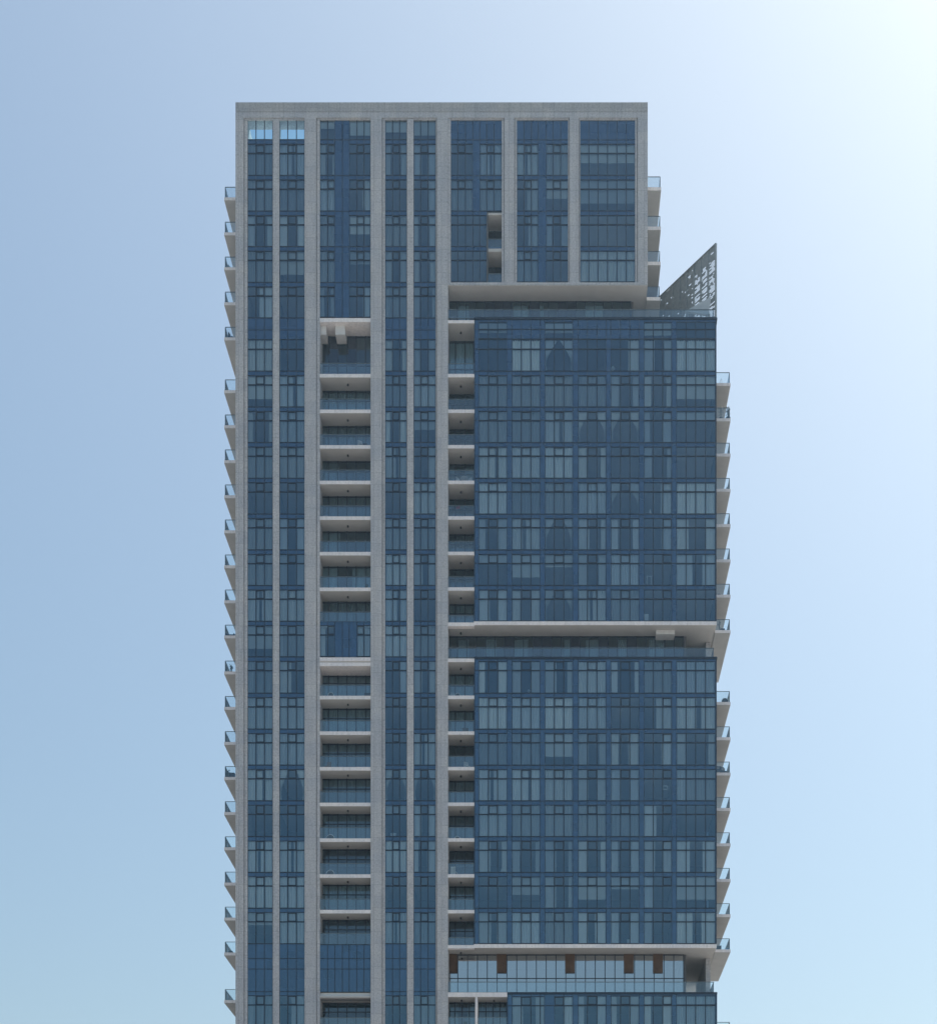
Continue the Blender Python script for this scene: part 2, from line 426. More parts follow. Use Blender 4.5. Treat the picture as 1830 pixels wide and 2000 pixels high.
def window(name, edges, ytop, ybot, ytr, d, style='D', oper=None, mat='glass', extra=(), parent=None):
    k = (1+d/D0)/PPM
    ws = [(edges[i+1]-edges[i])*k for i in range(len(edges)-1)]
    z0 = Z(ybot, d); h = Z(ytop, d)-z0; tz = (Z(ytr, d)-z0) if ytr else 0
    loc = (X(edges[0], d), d, z0)
    ex = tuple(round(Z(e, d)-z0, 2) for e in extra)
    f = place(name, frame_mesh(ws, h, tz, oper, extra=ex), tower, loc)
    place('pane', pane_mesh(ws, h, tz, mat), f, loc)
    if style != 'D':
        WCOUNT[name] = WCOUNT.get(name, 0)+1
        sd = WCOUNT[name] % 5
        place('curtain', curtain_mesh(style, sum(ws), h, sd), f, (loc[0], d+.22, z0))
    return f
# blue spandrels of a bay: list of (y0,y1) bands, full width
def spandrels(name, x0, x1, d, bands, strips=(), vlines=(), mat='spandrel'):
    b = MB(); fr = MB()
    for (ya, yb) in bands:
        b.box(X(x0, d), X(x1, d), d, d+.05, Z(yb, d), Z(ya, d), mat)
        for v in vlines: fr.box(X(v, d)-.035, X(v, d)+.035, d-.012, d+.04, Z(yb, d), Z(ya, d), 'mullion')
        fr.box(X(x0, d), X(x1, d), d-.016, d+.04, Z(ya, d)-.035, Z(ya, d)+.035, 'mullion')
    for (xa, xb, ya, yb) in strips:
        b.box(X(xa, d)+.002, X(xb, d)-.002, d+.002, d+.05, Z(yb, d)+.001, Z(ya, d)-.001, mat)
    if len(bands) > 1:
        zt, zb_ = max(Z(q[0], d) for q in bands), min(Z(q[1], d) for q in bands)
        for xx in (X(x0, d)+.02, X(x1, d)-.06): b.box(xx, xx+.04, d+.05, d+.12, zb_, zt, 'mullion')
        for xx in (X(x0, d), X(x1, d)-.03): fr.box(xx, xx+.03, d-.02, d+.03, zb_, zt, 'mullion')
    o = part(b, name); part(fr, 'frame', o)
    return o

rb = random.Random(11)
pool = ['F']*4+['S']*4+['D']*4+['b']*5+['P']*3+['G']*3+['L', 'R', 'M', 'M']
bays = [('A', [483, 500, 516.5, 532.8], 1), ('B', [545.3, 562, 579, 595], 1), ('D', [752, 766.7, 780.5, 794.8], 1), ('E', [807.6, 821.5, 836.3, 851], 1)]
PIN = {('A', 1495.3): 'G', ('B', 1495.3): 'T', ('D', 1495.3): 'T', ('E', 1495.3): 'T', ('A', 1635): 'G', ('B', 1635): 'G', ('D', 1635): 'F', ('E', 1635): 'S',
       ('A', 342.3): 'b', ('B', 342.3): 'b', ('A', 412): 'S', ('B', 412): 'S', ('A', 795): 'S', ('B', 795): 'F', ('A', 864.6): 'b', ('B', 864.6): 'b',
       ('A', 662): 'F', ('B', 662): 'D', ('D', 662): 'S', ('E', 662): 'S', ('D', 272.5): 'S', ('E', 272.5): 'S', ('D', 481.5): 'S', ('E', 481.5): 'S',
       ('A', 1705): 'F', ('B', 1705): 'F', ('D', 1705): 'D', ('E', 1705): 'D', ('A', 1565): 'D', ('B', 1565): 'D', ('A', 551.5): 'R', ('B', 551.5): 'D', ('E', 551.5): 'S',
       ('A', 1074.4): 'b', ('B', 1074.4): 'S', ('D', 1074.4): 'F', ('E', 1074.4): 'S', ('D', 1283.6): 'R', ('E', 1283.6): 'S', ('A', 934.4): 'D', ('B', 934.4): 'D',
       ('A', 1424.8): 'F', ('B', 1424.8): 'F', ('B', 1283.6): 'L', ('A', 1354.6): 'F', ('B', 1354.6): 'F', ('D', 1354.6): 'D', ('E', 1354.6): 'D'}
rows = FL[:-1] + [662] + FL2[:-1] + [1937.6]
for (nm, ed, op) in bays:
    ends = {FL[i]: FL[i+1] for i in range(5)}; ends.update({662: 725, 1937.6: 2007}); ends.update({FL2[i]: FL2[i+1] for i in range(16)})
    for y in rows:
        st = PIN.get((nm, y), rb.choice(pool))
        top = y+7.5 if y != 662 else 662
        window('bay_window', ed, top, ends[y], y+26 if y != 662 else 681.5, BG, st, op if y != 662 else None)
    spandrels('spandrel_panel', ed[0], ed[-1], BG, [(y, y+7.5) for y in rows if y != 662]+[(621, 644), (644, 662), (1844.5, 1873), (1873, 1893.5), (1893.5, 1937.6), (2007, 2040), (2040, 2110), (2110, 2180), (2180, 2740)],
              vlines=ed[1:-1])
    window('clerestory_window', ed, 231.2, 272.5, None, BG, 'P' if nm in 'DE' else 'D', None, 'skyglass' if nm in 'AB' else 'glass')

# wide bays ---------------------------------------------------------------
CE = [624.5, 640, 654, 668.8, 682, 697, 711, 723.8]
FE = [880.3, 894, 909, 923.4, 937, 950.6, 965, 980]
GE = [1009.5, 1023.5, 1037.8, 1051.4, 1066.6, 1080, 1095, 1109.5]
HE = [1133, 1150, 1168, 1186.5, 1204.8, 1223, 1240.5]
rw = random.Random(5)
yl = FL
for i in range(5):
    y, e = yl[i], yl[i+1]
    if e > 620: e = 619.5
    window('wide_window', CE[:3], y+7.5, e, y+26, BG, rw.choice('FbSD'), 1)
    window('wide_window', CE[4:], y+7.5, e, y+26, BG, rw.choice(['P', 'S', 'D', 'R', 'b']), 1)
spandrels('spandrel_panel', CE[0], CE[-1], BG, [(y, y+7.5) for y in yl[:5]], [(CE[2], CE[4], y+7.5, min(e, 619.5)) for y, e in zip(yl[:5], yl[1:])], CE[1:-1])
part(MB().box(X(CE[3], BG)-.035, X(CE[3], BG)+.035, BG-.012, BG+.03, Z(619.5), Z(232), 'mullion'), 'mullion')
window('clerestory_window', CE[:3], 231.2, 272.5, None, BG, 'P'); window('clerestory_window', CE[4:], 231.2, 272.5, None, BG, 'P')
spandrels('spandrel_panel', CE[2], CE[4], BG, [(231.2, 272.5)], vlines=[CE[3]])
# C band at floor 1214 and dark lower band
window('wide_window', CE[:3], 1221.5, 1283, 1240, BG, 'L', 1); window('wide_window', CE[5:], 1221.5, 1283, 1240, BG, 'F', 0)
spandrels('spandrel_panel', CE[0], CE[-1], BG, [(1214, 1221.5)], [(CE[2], CE[5], 1221.5, 1283)], CE[1:-1])
for v in CE[3:5]: part(MB().box(X(v, BG)-.035, X(v, BG)+.035, BG-.012, BG+.03, Z(1283), Z(1221.5), 'mullion'), 'mullion')
spandrels('spandrel_panel', CE[0], CE[-1], BG, [(1846, 1873), (1873, 1893.5), (1893.5, 1938)], vlines=CE[1:-1])
spandrels('spandrel_panel', CE[0], CE[-1], BG, [(2100, 2180), (2180, 2740)], vlines=CE[1:-1])
# F, G, H
for i in range(4):
    y, e = yl[i], min(yl[i+1], 550.6)
    if i < 2:
        window('wide_window', FE[:4], y+7.5, e, y+26, BG, 'b' if i else 'D', 1); window('wide_window', FE[4:], y+7.5, e, y+26, BG, 'b' if i else 'G', 1)
        st = [(FE[3], FE[4], y+7.5, e)]
    else:
        window('wide_window', FE[:6], y+7.5, e, y+26, BG, 'D', None); st = []
    spandrels('spandrel_panel', FE[0], FE[-1] if i < 2 else FE[5], BG, [(y, y+7.5)], st, FE[1:-1] if i < 2 else FE[1:5])
    window('wide_window', GE[:4], y+7.5, e, y+26, BG, ['G', 'R', 'R', 'b'][i], 1); window('wide_window', GE[4:], y+7.5, e, y+26, BG, ['b', 'P', 'S', 'D'][i], 1)
    spandrels('spandrel_panel', GE[0], GE[-1], BG, [(y, y+7.5)], [(GE[3], GE[4], y+7.5, e)], GE[1:-1])
    window('wide_window', HE, y+7.5, e, y+26, BG, ['P', 'P', 'D', 'F'][i], None)
    spandrels('spandrel_panel', HE[0], HE[-1], BG, [(y, y+7.5)], vlines=HE[1:-1])
for E in (FE, GE, HE):
    spandrels('spandrel_panel', E[0], E[-1], BG, [(231.2, 272.5)], vlines=E[1:-1])
# small recessed loggia in bay F
b = MB()
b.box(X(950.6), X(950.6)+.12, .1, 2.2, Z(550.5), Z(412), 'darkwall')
b.box(X(950.6), X(980), 2.2, 2.3, Z(550.5), Z(412), 'darkpanel')
b.box(X(950.6)+.12, X(980), BG, 2.2, Z(412)-.2, Z(412), 'soffit')
part(b, 'recess_wall')

# box volumes -----------------------------------------------------------------
GR = [[934.5, 953.8, 971.9, 990.6], [999.5, 1018, 1036.9, 1055], [1063.8, 1082.5, 1101.2, 1119], [1128.8, 1147.2, 1165.9, 1184], [1192.8, 1211.8, 1230.2, 1248.6], [1257.5, 1275.9, 1294.2, 1312.3], [1320.9, 1339.9, 1358.6, 1377.9, 1397.6]]
OP = [1, 1, 1, 1, 1, 2, None]
TXT = {662: 'DFTDRSF', 725: 'bbbbSSP', 795: 'bbGTTSP', 864.6: 'GFFSDSD', 934.4: 'FbbFTRF', 1004.4: 'SGTSSRS', 1074.4: 'PPPSFDS', 1144: 'SSTGbDD',
       1283.6: 'SSSFSbF', 1354.6: 'FFFFDRG', 1424.8: 'bbPSSRS', 1495.3: 'GGFSSDM', 1565: 'FbbbbLD', 1635: 'SSSSSSS', 1705: 'DPSPPLP', 1775: 'SFbSSLS', 1937.6: 'SSFSSSF'}
BR1 = [662]+FL2[:7]; BR2 = FL2[8:16]
def boxrows(rws, ends, groups, first=0):
    for y in rws:
        e = ends[y]
        for gi in groups:
            nm = 'corner_window' if gi == 6 else 'window'
            top = y+7.5 if y != 662 else y
            window(nm, GR[gi], top, e, y+26 if y != 662 else 681.5, XG, TXT[y][gi], OP[gi] if y != 662 else None)
E1 = {662: 725}; E1.update({FL2[i]: FL2[i+1] for i in range(16)}); E1[1144] = 1213.6; E1[1775] = 1844.3; E1[1937.6] = 2007
boxrows(BR1, E1, range(7)); boxrows(BR2, E1, range(7))
boxrows([1937.6], E1, range(3, 7))
# box 3 first windows
window('window', [999.5, 1018, 1036.9, 1055, 1063.8], 1947, 2007, 1965, XG, 'S', 1)
window('narrow_window', [1082.5, 1101.2, 1119], 1947, 2007, 1965, XG, 'R', 0)
# top mech row of box 1
LIT = {0: 3, 2: 3, 5: 2, 6: 3}
for gi in range(7):
    if gi in (0, 2, 5, 6):
        window('clerestory_window', GR[gi], 628, 661.5, 643, XG, 'D' if gi == 6 else 'P', None)
vl_all = [v for gg in GR for v in gg]
def strips_for(y0, y1, lo=0):
    s = []
    for i, gg in enumerate(GR):
        a = 926.6 if i == 0 else GR[i-1][-1]
        s.append((a, gg[0], y0, y1))
    s.append((1397.6, 1399, y0, y1)); return s
w1 = spandrels('curtain_wall', 926.6, 1399, XG, [(619.6, 628)]+[(y, y+7.5) for y in BR1 if y != 662], strips_for(628, 1213.6)+[(GR[i][0], GR[i][-1], 628, 661.5) for i in (1, 3, 4)], vl_all)
def wall_grid(wall, x0, x1, ya, yb, lines, extra=()):
    fr = MB()
    for xx in (X(x0), X(x1)-.05): fr.box(xx, xx+.05, XG-.034, XG+.02, Z(yb), Z(ya), 'mullion')
    for yy in lines: fr.box(X(x0)+.05, X(x1)-.05, XG-.03, XG-.0165, Z(yy, XG)-.036, Z(yy, XG)+.036, 'mullion')
    part(fr, 'frame', wall)
    for (xx, a, c) in extra: part(MB().box(X(xx, XG)-.035, X(xx, XG)+.035, XG-.012, XG+.03, Z(c), Z(a), 'mullion'), 'mullion', wall)
wall_grid(w1, 926.6, 1399, 619.6, 1213.6, [643, 662, 681.5]+[y+26 for y in FL2[:7]]+FL2[:7], [(v, 628, 661.5) for i in (1, 3, 4) for v in GR[i]])
w2 = spandrels('curtain_wall', 926.6, 1399.6, XG, [(y, y+7.5) for y in BR2], strips_for(1291, 1844.3), vl_all)
wall_grid(w2, 926.6, 1399.6, 1283.6, 1844.3, [y+26 for y in BR2]+BR2[1:])
w3 = spandrels('curtain_wall', 991, 1400.5, XG, [(1939.4, 1947)]+[(2007, 2030), (2030, 2100), (2100, 2180), (2180, 2740)],
               [(991, 999.5, 1947, 2007), (1063.8, 1082.5, 1947, 2007), (1119, 1128.8, 1947, 2007)]+[s for s in strips_for(1947, 2007) if s[0] > 1120], [v for v in vl_all if v > 992])
wall_grid(w3, 991, 1400.5, 1939.4, 2200, [1965, 2007])
# right flank of the boxes, top caps, fascias, soffits
for (ya, yb, xl) in ((619.6, 1213.6, 926.6), (1283.6, 1844.3, 926.6), (1939.4, 2740, 991)):
    b = MB()
    b.box(X(1399)-.02, X(1399)+.03, XG+.05, BACK-6, Z(yb), Z(ya), 'spandrel')
    b.box(X(xl)-.03, X(xl)+.02, XG+.05, 2.5, Z(yb), Z(ya), 'spandrel')
    k = 1.3
    while k < BACK-7:
        b.box(X(1399)+.03, X(1399)+.06, k, k+.07, Z(yb), Z(ya), 'mullion'); k += 1.4
    part(b, 'side_glazing')
    b = MB(); b.box(X(xl)-.06, X(1400)+.05, .02, BACK-6, Z(ya-.2)-.16, Z(ya-.2), 'mullion')
    b.box(X(xl), X(1399)-.1, .3, BACK-6.2, Z(ya-.2), Z(ya-.2)+.02, 'pale'); part(b, 'terrace_deck')
for (ya, yb) in ((1214, 1221), (1845, 1852.2)):
    b = MB(); b.box(X(925.5), X(1399.4), -.02, .06, Z(yb), Z(ya), 'render'); part(b, 'fascia')
    b = MB(); b.box(X(875.5), X(1399.2), .5, BACK-6, Z(yb)+.02, Z(ya)-.02, 'soffit')
    b.box(X(926), X(1399.2), .061, .5, Z(yb)+.02, Z(ya)-.02, 'soffit')
    part(b, 'soffit')

# recessed storeys behind the gaps ----------------------------------------------
def recess(x0, x1, ysof, yfloor, pitch, mats, transoms, d=2.02, mat='gglass'):
    k = (1+d/D0)
    z0, z1 = Z(yfloor), Z(ysof)-.01
    n = int(round((x1-x0)/pitch)); w = (X(x1, d)-X(x0, d))/n
    fr = MB(); gl = MB(); sp = MB()
    for i in range(n+1):
        x = X(x0, d)+i*w; fr.box(x-.04, x+.04, d-.03, d+.06, z0, z1, 'mullion')
    for i in range(n):
        x = X(x0, d)+i*w+.04
        for t in [z1-.05]+[z0+q for q in transoms]: fr.box(x, x+w-.08, d-.02, d+.05, t-.04, t+.04, 'mullion')
        if i in mats: sp.box(x, x+w-.08, d, d+.04, z0, z1, 'darkpanel')
        else: gl.quad((x, d+.02, z0), (x+w-.08, d+.02, z0), (x+w-.08, d+.02, z1), (x, d+.02, z1), mat)
    f = part(fr, 'recessed_glazing'); part(gl, 'pane', f)
    if sp.v: part(sp, 'infill_panel', f)
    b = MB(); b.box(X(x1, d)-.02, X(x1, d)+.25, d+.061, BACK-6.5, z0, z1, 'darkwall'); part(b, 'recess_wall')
    return f
recess(875, 1232, 556.8, 619.2, 17.8, (4, 5, 6, 9, 12, 13), [])
recess(875, 1335, 1221.2, 1283.2, 18.4, (6, 9, 10, 13, 16, 19), [])
f = recess(875, 1335, 1852.4, 1939, 18.95, (), [.25, 1.95], mat='mirror')
for (a, c) in ((875.5, 893), (970, 989), (1103.6, 1122.5), (1218.5, 1237.5), (1275.5, 1294.5)):
    part(MB().box(X(a, 1.9), X(c, 1.9), 1.9, 1.985, Z(1901, 1.9), Z(1852.5), 'brown'), 'brown_panel')
# curtains behind the recessed storeys
for (ysof, yfl, x1) in ((556.8, 619.2, 1230), (1221.2, 1283.2, 1330)):
    b = MB(); x = X(895, 2); rr = random.Random(3)
    while x < X(x1, 2)-2:
        w = rr.uniform(.8, 1.8); i0 = len(b.v)
        sheet(b, lambda t: x, lambda t: x+w, Z(ysof)-Z(yfl)-.1, w/.2, 'curtain')
        x += w+rr.uniform(.6, 2.4)
    for i in range(len(b.v)): v = b.v[i]; b.v[i] = (v[0], v[1]+2.5, v[2]+Z(yfl))
    part(b, 'curtain')
# long fin walls at the right ends of the gaps
for (ya, yb) in ((1221.4, 1283.4), (1852.6, 1939.2)):
    b = MB(); b.box(X(1378.5, 3.2), X(1387.5, 3.2), 3.2, 12.5, Z(yb), Z(ya), 'stone'); part(b, 'stone_fin')
# beams and brackets hanging under soffits
b = MB(); b.box(X(1283), X(1319.5), .9, 3.0, Z(1229), Z(1221.1), 'beam'); part(b, 'hanging_beam')

# ------------------------------------------------------------------ balconies
def lamp(parent, x, d, z):
    b = MB(); b.lathe((0, 0, -.16), [(0, 0), (.09, 0), (.10, .05), (.06, .16), (0, .16)], 'lampblack', 12)
    b.tube((0, 0, -.16), (.06, -.05, -.24), .03, 'lampblack', 6)
    part(b, 'ceiling_lamp', parent, (x, d, z))
def railing(parent, x0, x1, d, z, h=1.08, posts=(), mat='railglass', dz=0.):
    b = MB(); n = max(1, int(round((x1-x0)/1.6))); w = (x1-x0)/n
    for i in range(n):
        b.box(x0+i*w+.012, x0+(i+1)*w-.012, d, d+.018, z+.02, z+h-.02, mat)
    part(b, 'railing_glass', parent)
    b = MB(); b.box(x0, x1, d-.02, d+.045, z+h-.02, z+h+.035, 'rail')
    part(b, 'handrail', parent)
def back_glazing(edges, d, z0, z1, style='D', trans=2.12):
    fr = MB(); gl = MB()
    for e in edges: fr.box(X(e, d)-.045, X(e, d)+.045, d-.02, d+.06, z0, z1, 'mullion')
    for i in range(len(edges)-1):
        a, c = X(edges[i], d)+.045, X(edges[i+1], d)-.045
        for t in (z0+.05, z0+trans, z1-.09): fr.box(a, c, d-.015, d+.055, t-.045, t+.045, 'mullion')
        gl.quad((a, d+.02, z0), (c, d+.02, z0), (c, d+.02, z1), (a, d+.02, z1), 'gglass')
    f = part(fr, 'balcony_door'); part(gl, 'pane', f)
    if style != 'D':
        W = X(edges[-1], d)-X(edges[0], d)
        me = curtain_mesh(style, W, z1-z0, random.randint(0, 3)); place('curtain', me, f, (X(edges[0], d), d+.35, z0))
CL = [628.6, 641.6, 660, 677.7, 695.6, 714, 724.2]
CD = 1.87
tops_c = [729.5, 799.2, 868.7, 938.3, 1008, 1077.5, 1147.2, None, 1287.2, 1358.9, 1428.6, 1498.2, 1568, 1637.8, 1708, 1777.6]
FDN = 2.35
FLN = [875.2, 889.5, 908, 924.9]
def loggia(x0, x1, ytop, th, depth, lampx, rail=True):
    s = MB(); s.box(X(x0), X(x1), .04, depth, Z(ytop)-th, Z(ytop), 'render')
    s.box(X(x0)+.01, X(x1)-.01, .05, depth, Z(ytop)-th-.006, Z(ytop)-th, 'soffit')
    o = part(s, 'balcony')
    if rail: railing(o, X(x0)+.02, X(x1)-.02, .12, Z(ytop))
    if lampx: lamp(o, X(lampx), .95, Z(ytop)-th-.006)
    return o
rs = random.Random(21)
ctops = [729.5, 799.2, 868.7, 938.3, 1008, 1077.5, 1147.2, 1358.9, 1428.6, 1498.2, 1568, 1637.8, 1708, 1777.6]
for i, t in enumerate(ctops):
    o = loggia(624.5, 723.9, t, .34, CD+.15, 677)
# special slabs of column C
s = MB(); s.box(X(624.5), X(723.9), .02, CD+.15, Z(628), Z(620.5), 'render'); part(s, 'fascia')
s = MB(); s.box(X(624.5), X(723.9), .02, .3, Z(1291), Z(1284), 'render'); s.box(X(624.5), X(723.9), .10, .3, Z(1294), Z(1291), 'soffit')
s.box(X(624.5), X(723.9), .04, CD+.15, Z(1300.6), Z(1294), 'render'); part(s, 'fascia')
s = MB(); s.box(X(624.5), X(723.9), .6, .7, Z(1952), Z(1938.4), 'darkwall'); s.box(X(624.5), X(723.9), .04, CD+.15, Z(1949), Z(1946), 'soffit'); part(s, 'fascia')  # dark strip stands in for the shade of an open gap
# ledge closing the flush bands from below and above
s = MB(); s.box(X(624.5), X(723.9), BG+.06, CD+.15, Z(1217.0)-.3, Z(1217.0), 'soffit'); o = part(s, 'balcony')
railing(o, X(624.7), X(723.7), .12, Z(1217)+.15, .98)
s = MB(); s.box(X(624.5), X(723.9), BG+.06, CD+.15, Z(1847)-.3, Z(1847), 'soffit'); o = part(s, 'balcony')
railing(o, X(624.7), X(723.7), .12, Z(1847)+.12, 1.08)
o = loggia(624.5, 723.9, 2010, .34, CD+.15, None)
lamp(o, X(676.5), .95, Z(1949)-.01) if False else None
# openings in column C: (soffit y, floor y)
opens = [(628, 729.5), (736.3, 799.2), (806, 868.7), (875.5, 938.3), (945.1, 1008), (1014.8, 1077.5), (1084.3, 1147.2), (1154, 1217),
         (1300.6, 1358.9), (1365.7, 1428.6), (1435.4, 1498.2), (1505, 1568), (1574.8, 1637.8), (1644.6, 1708), (1714.8, 1777.6), (1784.4, 1847), (1949, 2010)]
for (a, c) in opens: back_glazing(CL, CD, Z(c), Z(a)-.01, 'D' if a == 628 else rs.choice(['D', 'F', 'S', 'b', 'D', 'L', 'M']))
b = MB()
for (i0, i1) in ((1, 2), (3, 4)): b.box(X(CL[i0], CD), X(CL[i1], CD), CD-.03, CD, Z(729.5)+2.2, Z(628)-.1, 'darkpanel')
part(b, 'infill_panel')
# hanging beams in the tall opening
for (a, c) in ((625, 637), (655, 674)):
    b = MB(); b.box(X(a, .5), X(c, .5), .5, 1.8, Z(653, .5), Z(628)-.001, 'beam'); part(b, 'hanging_beam')
# column F
ftops = [(625, 5.7), (729.9, 6.5), (799.6, 6.5), (869, 6.5), (938.6, 6.5), (1008.2, 6.5), (1077.6, 6.5), (1147.2, 6.5), (1216, 7), (1286.4, 6.8), (1358.9, 6.6), (1428.8, 6.5), (1498.4, 6.5), (1568, 6.5), (1637.8, 6.6), (1708, 6.5), (1778, 6.5), (1846.7, 6.5)]
for i, (t, th) in enumerate(ftops):
    yy = t+th
    lone = t in (1216, 1846.7)
    s = MB(); s.box(X(875), X(926.3), -.0, .5 if lone else FDN+.2, Z(yy), Z(t), 'render')
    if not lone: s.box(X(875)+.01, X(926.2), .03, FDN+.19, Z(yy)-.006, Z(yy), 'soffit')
    o = part(s, 'balcony')
    if t not in (625, 1286.4): railing(o, X(875.3), X(926), .12, Z(t), .76 if lone else 1.08)
    lamp(o, X(898.8), 1.15, Z(yy)-.006)
fo = [(630.7, 729.9)]+[(ftops[i][0]+ftops[i][1], ftops[i+1][0]) for i in range(1, 8)]+[(ftops[i][0]+ftops[i][1], ftops[i+1][0]) for i in range(9, 17)]
for (a, c) in fo: back_glazing(FLN, FDN, Z(c), Z(a)-.01, rs.choice(['D', 'F', 'S', 'b', 'D']))
# paired loggias beside the bottom box
s = MB(); s.box(X(875), X(990.6), .0, 2.0, Z(1948), Z(1939.3), 'render'); s.box(X(875)+.01, X(990.5), .03, 1.99, Z(1948)-.006, Z(1948), 'soffit')
o = part(s, 'balcony'); lamp(o, X(900.5), 1., Z(1948)-.006); lamp(o, X(964), 1., Z(1948)-.006)
s = MB(); s.box(X(928), X(932.8), .05, 1.8, Z(2100), Z(1948)-.007, 'render'); part(s, 'divider_wall')
s = MB(); s.box(X(875), X(990.6), .0, 2.0, Z(2015), Z(2009), 'render'); o = part(s, 'balcony'); railing(o, X(875.3), X(927.8), .12, Z(2009)); railing(o, X(933), X(990.2), .12, Z(2009))
back_glazing([875.2, 888.5, 902.5, 916.5, 928], 1.87, Z(2009), Z(1948)-.01, 'S'); back_glazing([933.5, 949, 963, 976.5, 989.6], 1.87, Z(2009), Z(1948)-.01, 'b')
b = MB(); b.box(X(875), X(991), .3, .35, GZ, Z(2015), 'spandrel'); part(b, 'spandrel_panel')

# small loggia slabs in bay F
for (t, yy) in ((481.5, 487.5), (549.5, 551)):
    s = MB(); s.box(X(950.7)+.12, X(979.9), .22, 2.2, Z(yy), Z(t), 'soffit'); o = part(s, 'balcony'); railing(o, X(951), X(979.8)-.02, .26, Z(t), .95)
for (a, c) in ((416, 481), (488, 549)):
    fr = MB(); gl = MB()
    for e in (951.5, 966, 980): fr.box(X(e, 2.1)-.04, X(e, 2.1)+.04, 2.08, 2.16, Z(c), Z(a), 'mullion')
    f = part(fr, 'balcony_door'); part(gl.quad((X(951.5, 2.1), 2.14, Z(c)), (X(980, 2.1), 2.14, Z(c)), (X(980, 2.1), 2.14, Z(a)), (X(951.5, 2.1), 2.14, Z(a)), 'gglass'), 'pane', f)

# side balconies
def side_balcony(xin, xout, d0, d1, ztop, th=.30, h=1.05, side=-1):
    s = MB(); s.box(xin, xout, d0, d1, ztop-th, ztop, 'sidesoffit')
    # fascia edge strips (painted)
    lo, hi = min(xin, xout), max(xin, xout)
    s.box(lo, hi, d0-.02, d0, ztop-th+.02, ztop, 'render')
    xo = xout; s.box(min(xo, xo+side*.02), max(xo, xo+side*.02), d0-.02, d1, ztop-th+.02, ztop, 'render')
    o = part(s, 'balcony')
    xr = xout - side*.07
    b = MB(); a, c = sorted((xin, xr))
    b.box(a, c, d0+.05, d0+.068, ztop+.02, ztop+h, 'railglass')
    n = 6; w = (d1-d0-.1)/n
    for i in range(n): b.box(xr-.009, xr+.009, d0+.08+i*w, d0+.05+(i+1)*w, ztop+.02, ztop+h, 'railglass')
    part(b, 'railing_glass', o)
    b = MB(); b.box(a, c, d0+.03, d0+.08, ztop+h, ztop+h+.045, 'rail'); b.box(xr-.025, xr+.025, d0+.08, d1, ztop+h, ztop+h+.045, 'rail')
    b.box(xr-.025, xr+.025, d0+.03, d0+.08, ztop, ztop+h, 'rail')
    part(b, 'handrail', o)
    return o
LX = X(438.3, 2.3); LB = {}
for p in [346.5, 416, 485.3, 555, 624.8, 729.5, 799.2, 868.7, 938.3, 1008, 1077.5, 1147.2, 1217, 1288.4, 1358.9, 1428.6, 1498.2, 1568, 1637.8, 1708, 1777.6, 1847, 1941.5, 2012]:
    LB[p] = side_balcony(X(460)+.0, LX, 2.3, 10.6, Z(p), side=-1)
RB = {}
for p, d0, xo in ((346.5, 1.1, 1290.8), (416, 1.6, 1290.2), (485.5, 1.6, 1289.8), (555.5, 1.6, 1289)):
    RB[p] = side_balcony(X(1265), X(xo, d0), d0, 10.5, Z(p), side=1, th=.34)
for p in [729.5, 799.2, 868.7, 938.3, 1008, 1077.5, 1147.2, 1217, 1358.9, 1428.6, 1498.2, 1568, 1637.8, 1708, 1777.6, 1847, 2012]:
    RB[p] = side_balcony(X(1399.2), X(1426.2, 1.3), 1.3, 11.0, Z(p), side=1)

# terrace railings
def terrace_rail(ydeck, x0, x1, top, back):
    z = Z(ydeck); h = Z(top)-z
    s = MB(); s.box(X(x0), X(x1), .10, .16, z, z+.05, 'rail'); o = part(s, 'terrace_railing')
    b = MB(); x = X(x0)
    while x < X(x1)-.1:
        xe = min(x+1.5, X(x1)); b.box(x+.012, xe-.012, .12, .138, z+.05, z+h, 'railglass'); x = xe
    y = .2
    while y < back:
        b.box(X(x1)-.02, X(x1), y, y+1.46, z+.05, z+h, 'railglass'); y += 1.5
    part(b, 'railing_glass', o)
    b = MB(); b.box(X(x0), X(x1), .09, .17, z+h, z+h+.05, 'rail'); b.box(X(x1)-.05, X(x1)+.02, .17, back, z+h, z+h+.05, 'rail')
    part(b, 'handrail', o)
terrace_rail(619.4, 875.4, 1394.5, 603.2, 9)
terrace_rail(1283.4, 875.4, 1394, 1265.5, 3)
terrace_rail(1939.2, 875.4, 1394.5, 1918.8, 8)
# base slab of terraces in front of column F
for t in (619.4, 1283.4, 1939.2):
    pass

# lower, unseen part of the shaft
b = MB(); b.box(X(875.4), X(1399), .7, 7, GZ, Z(2040), 'darkwall'); part(b, 'plinth')

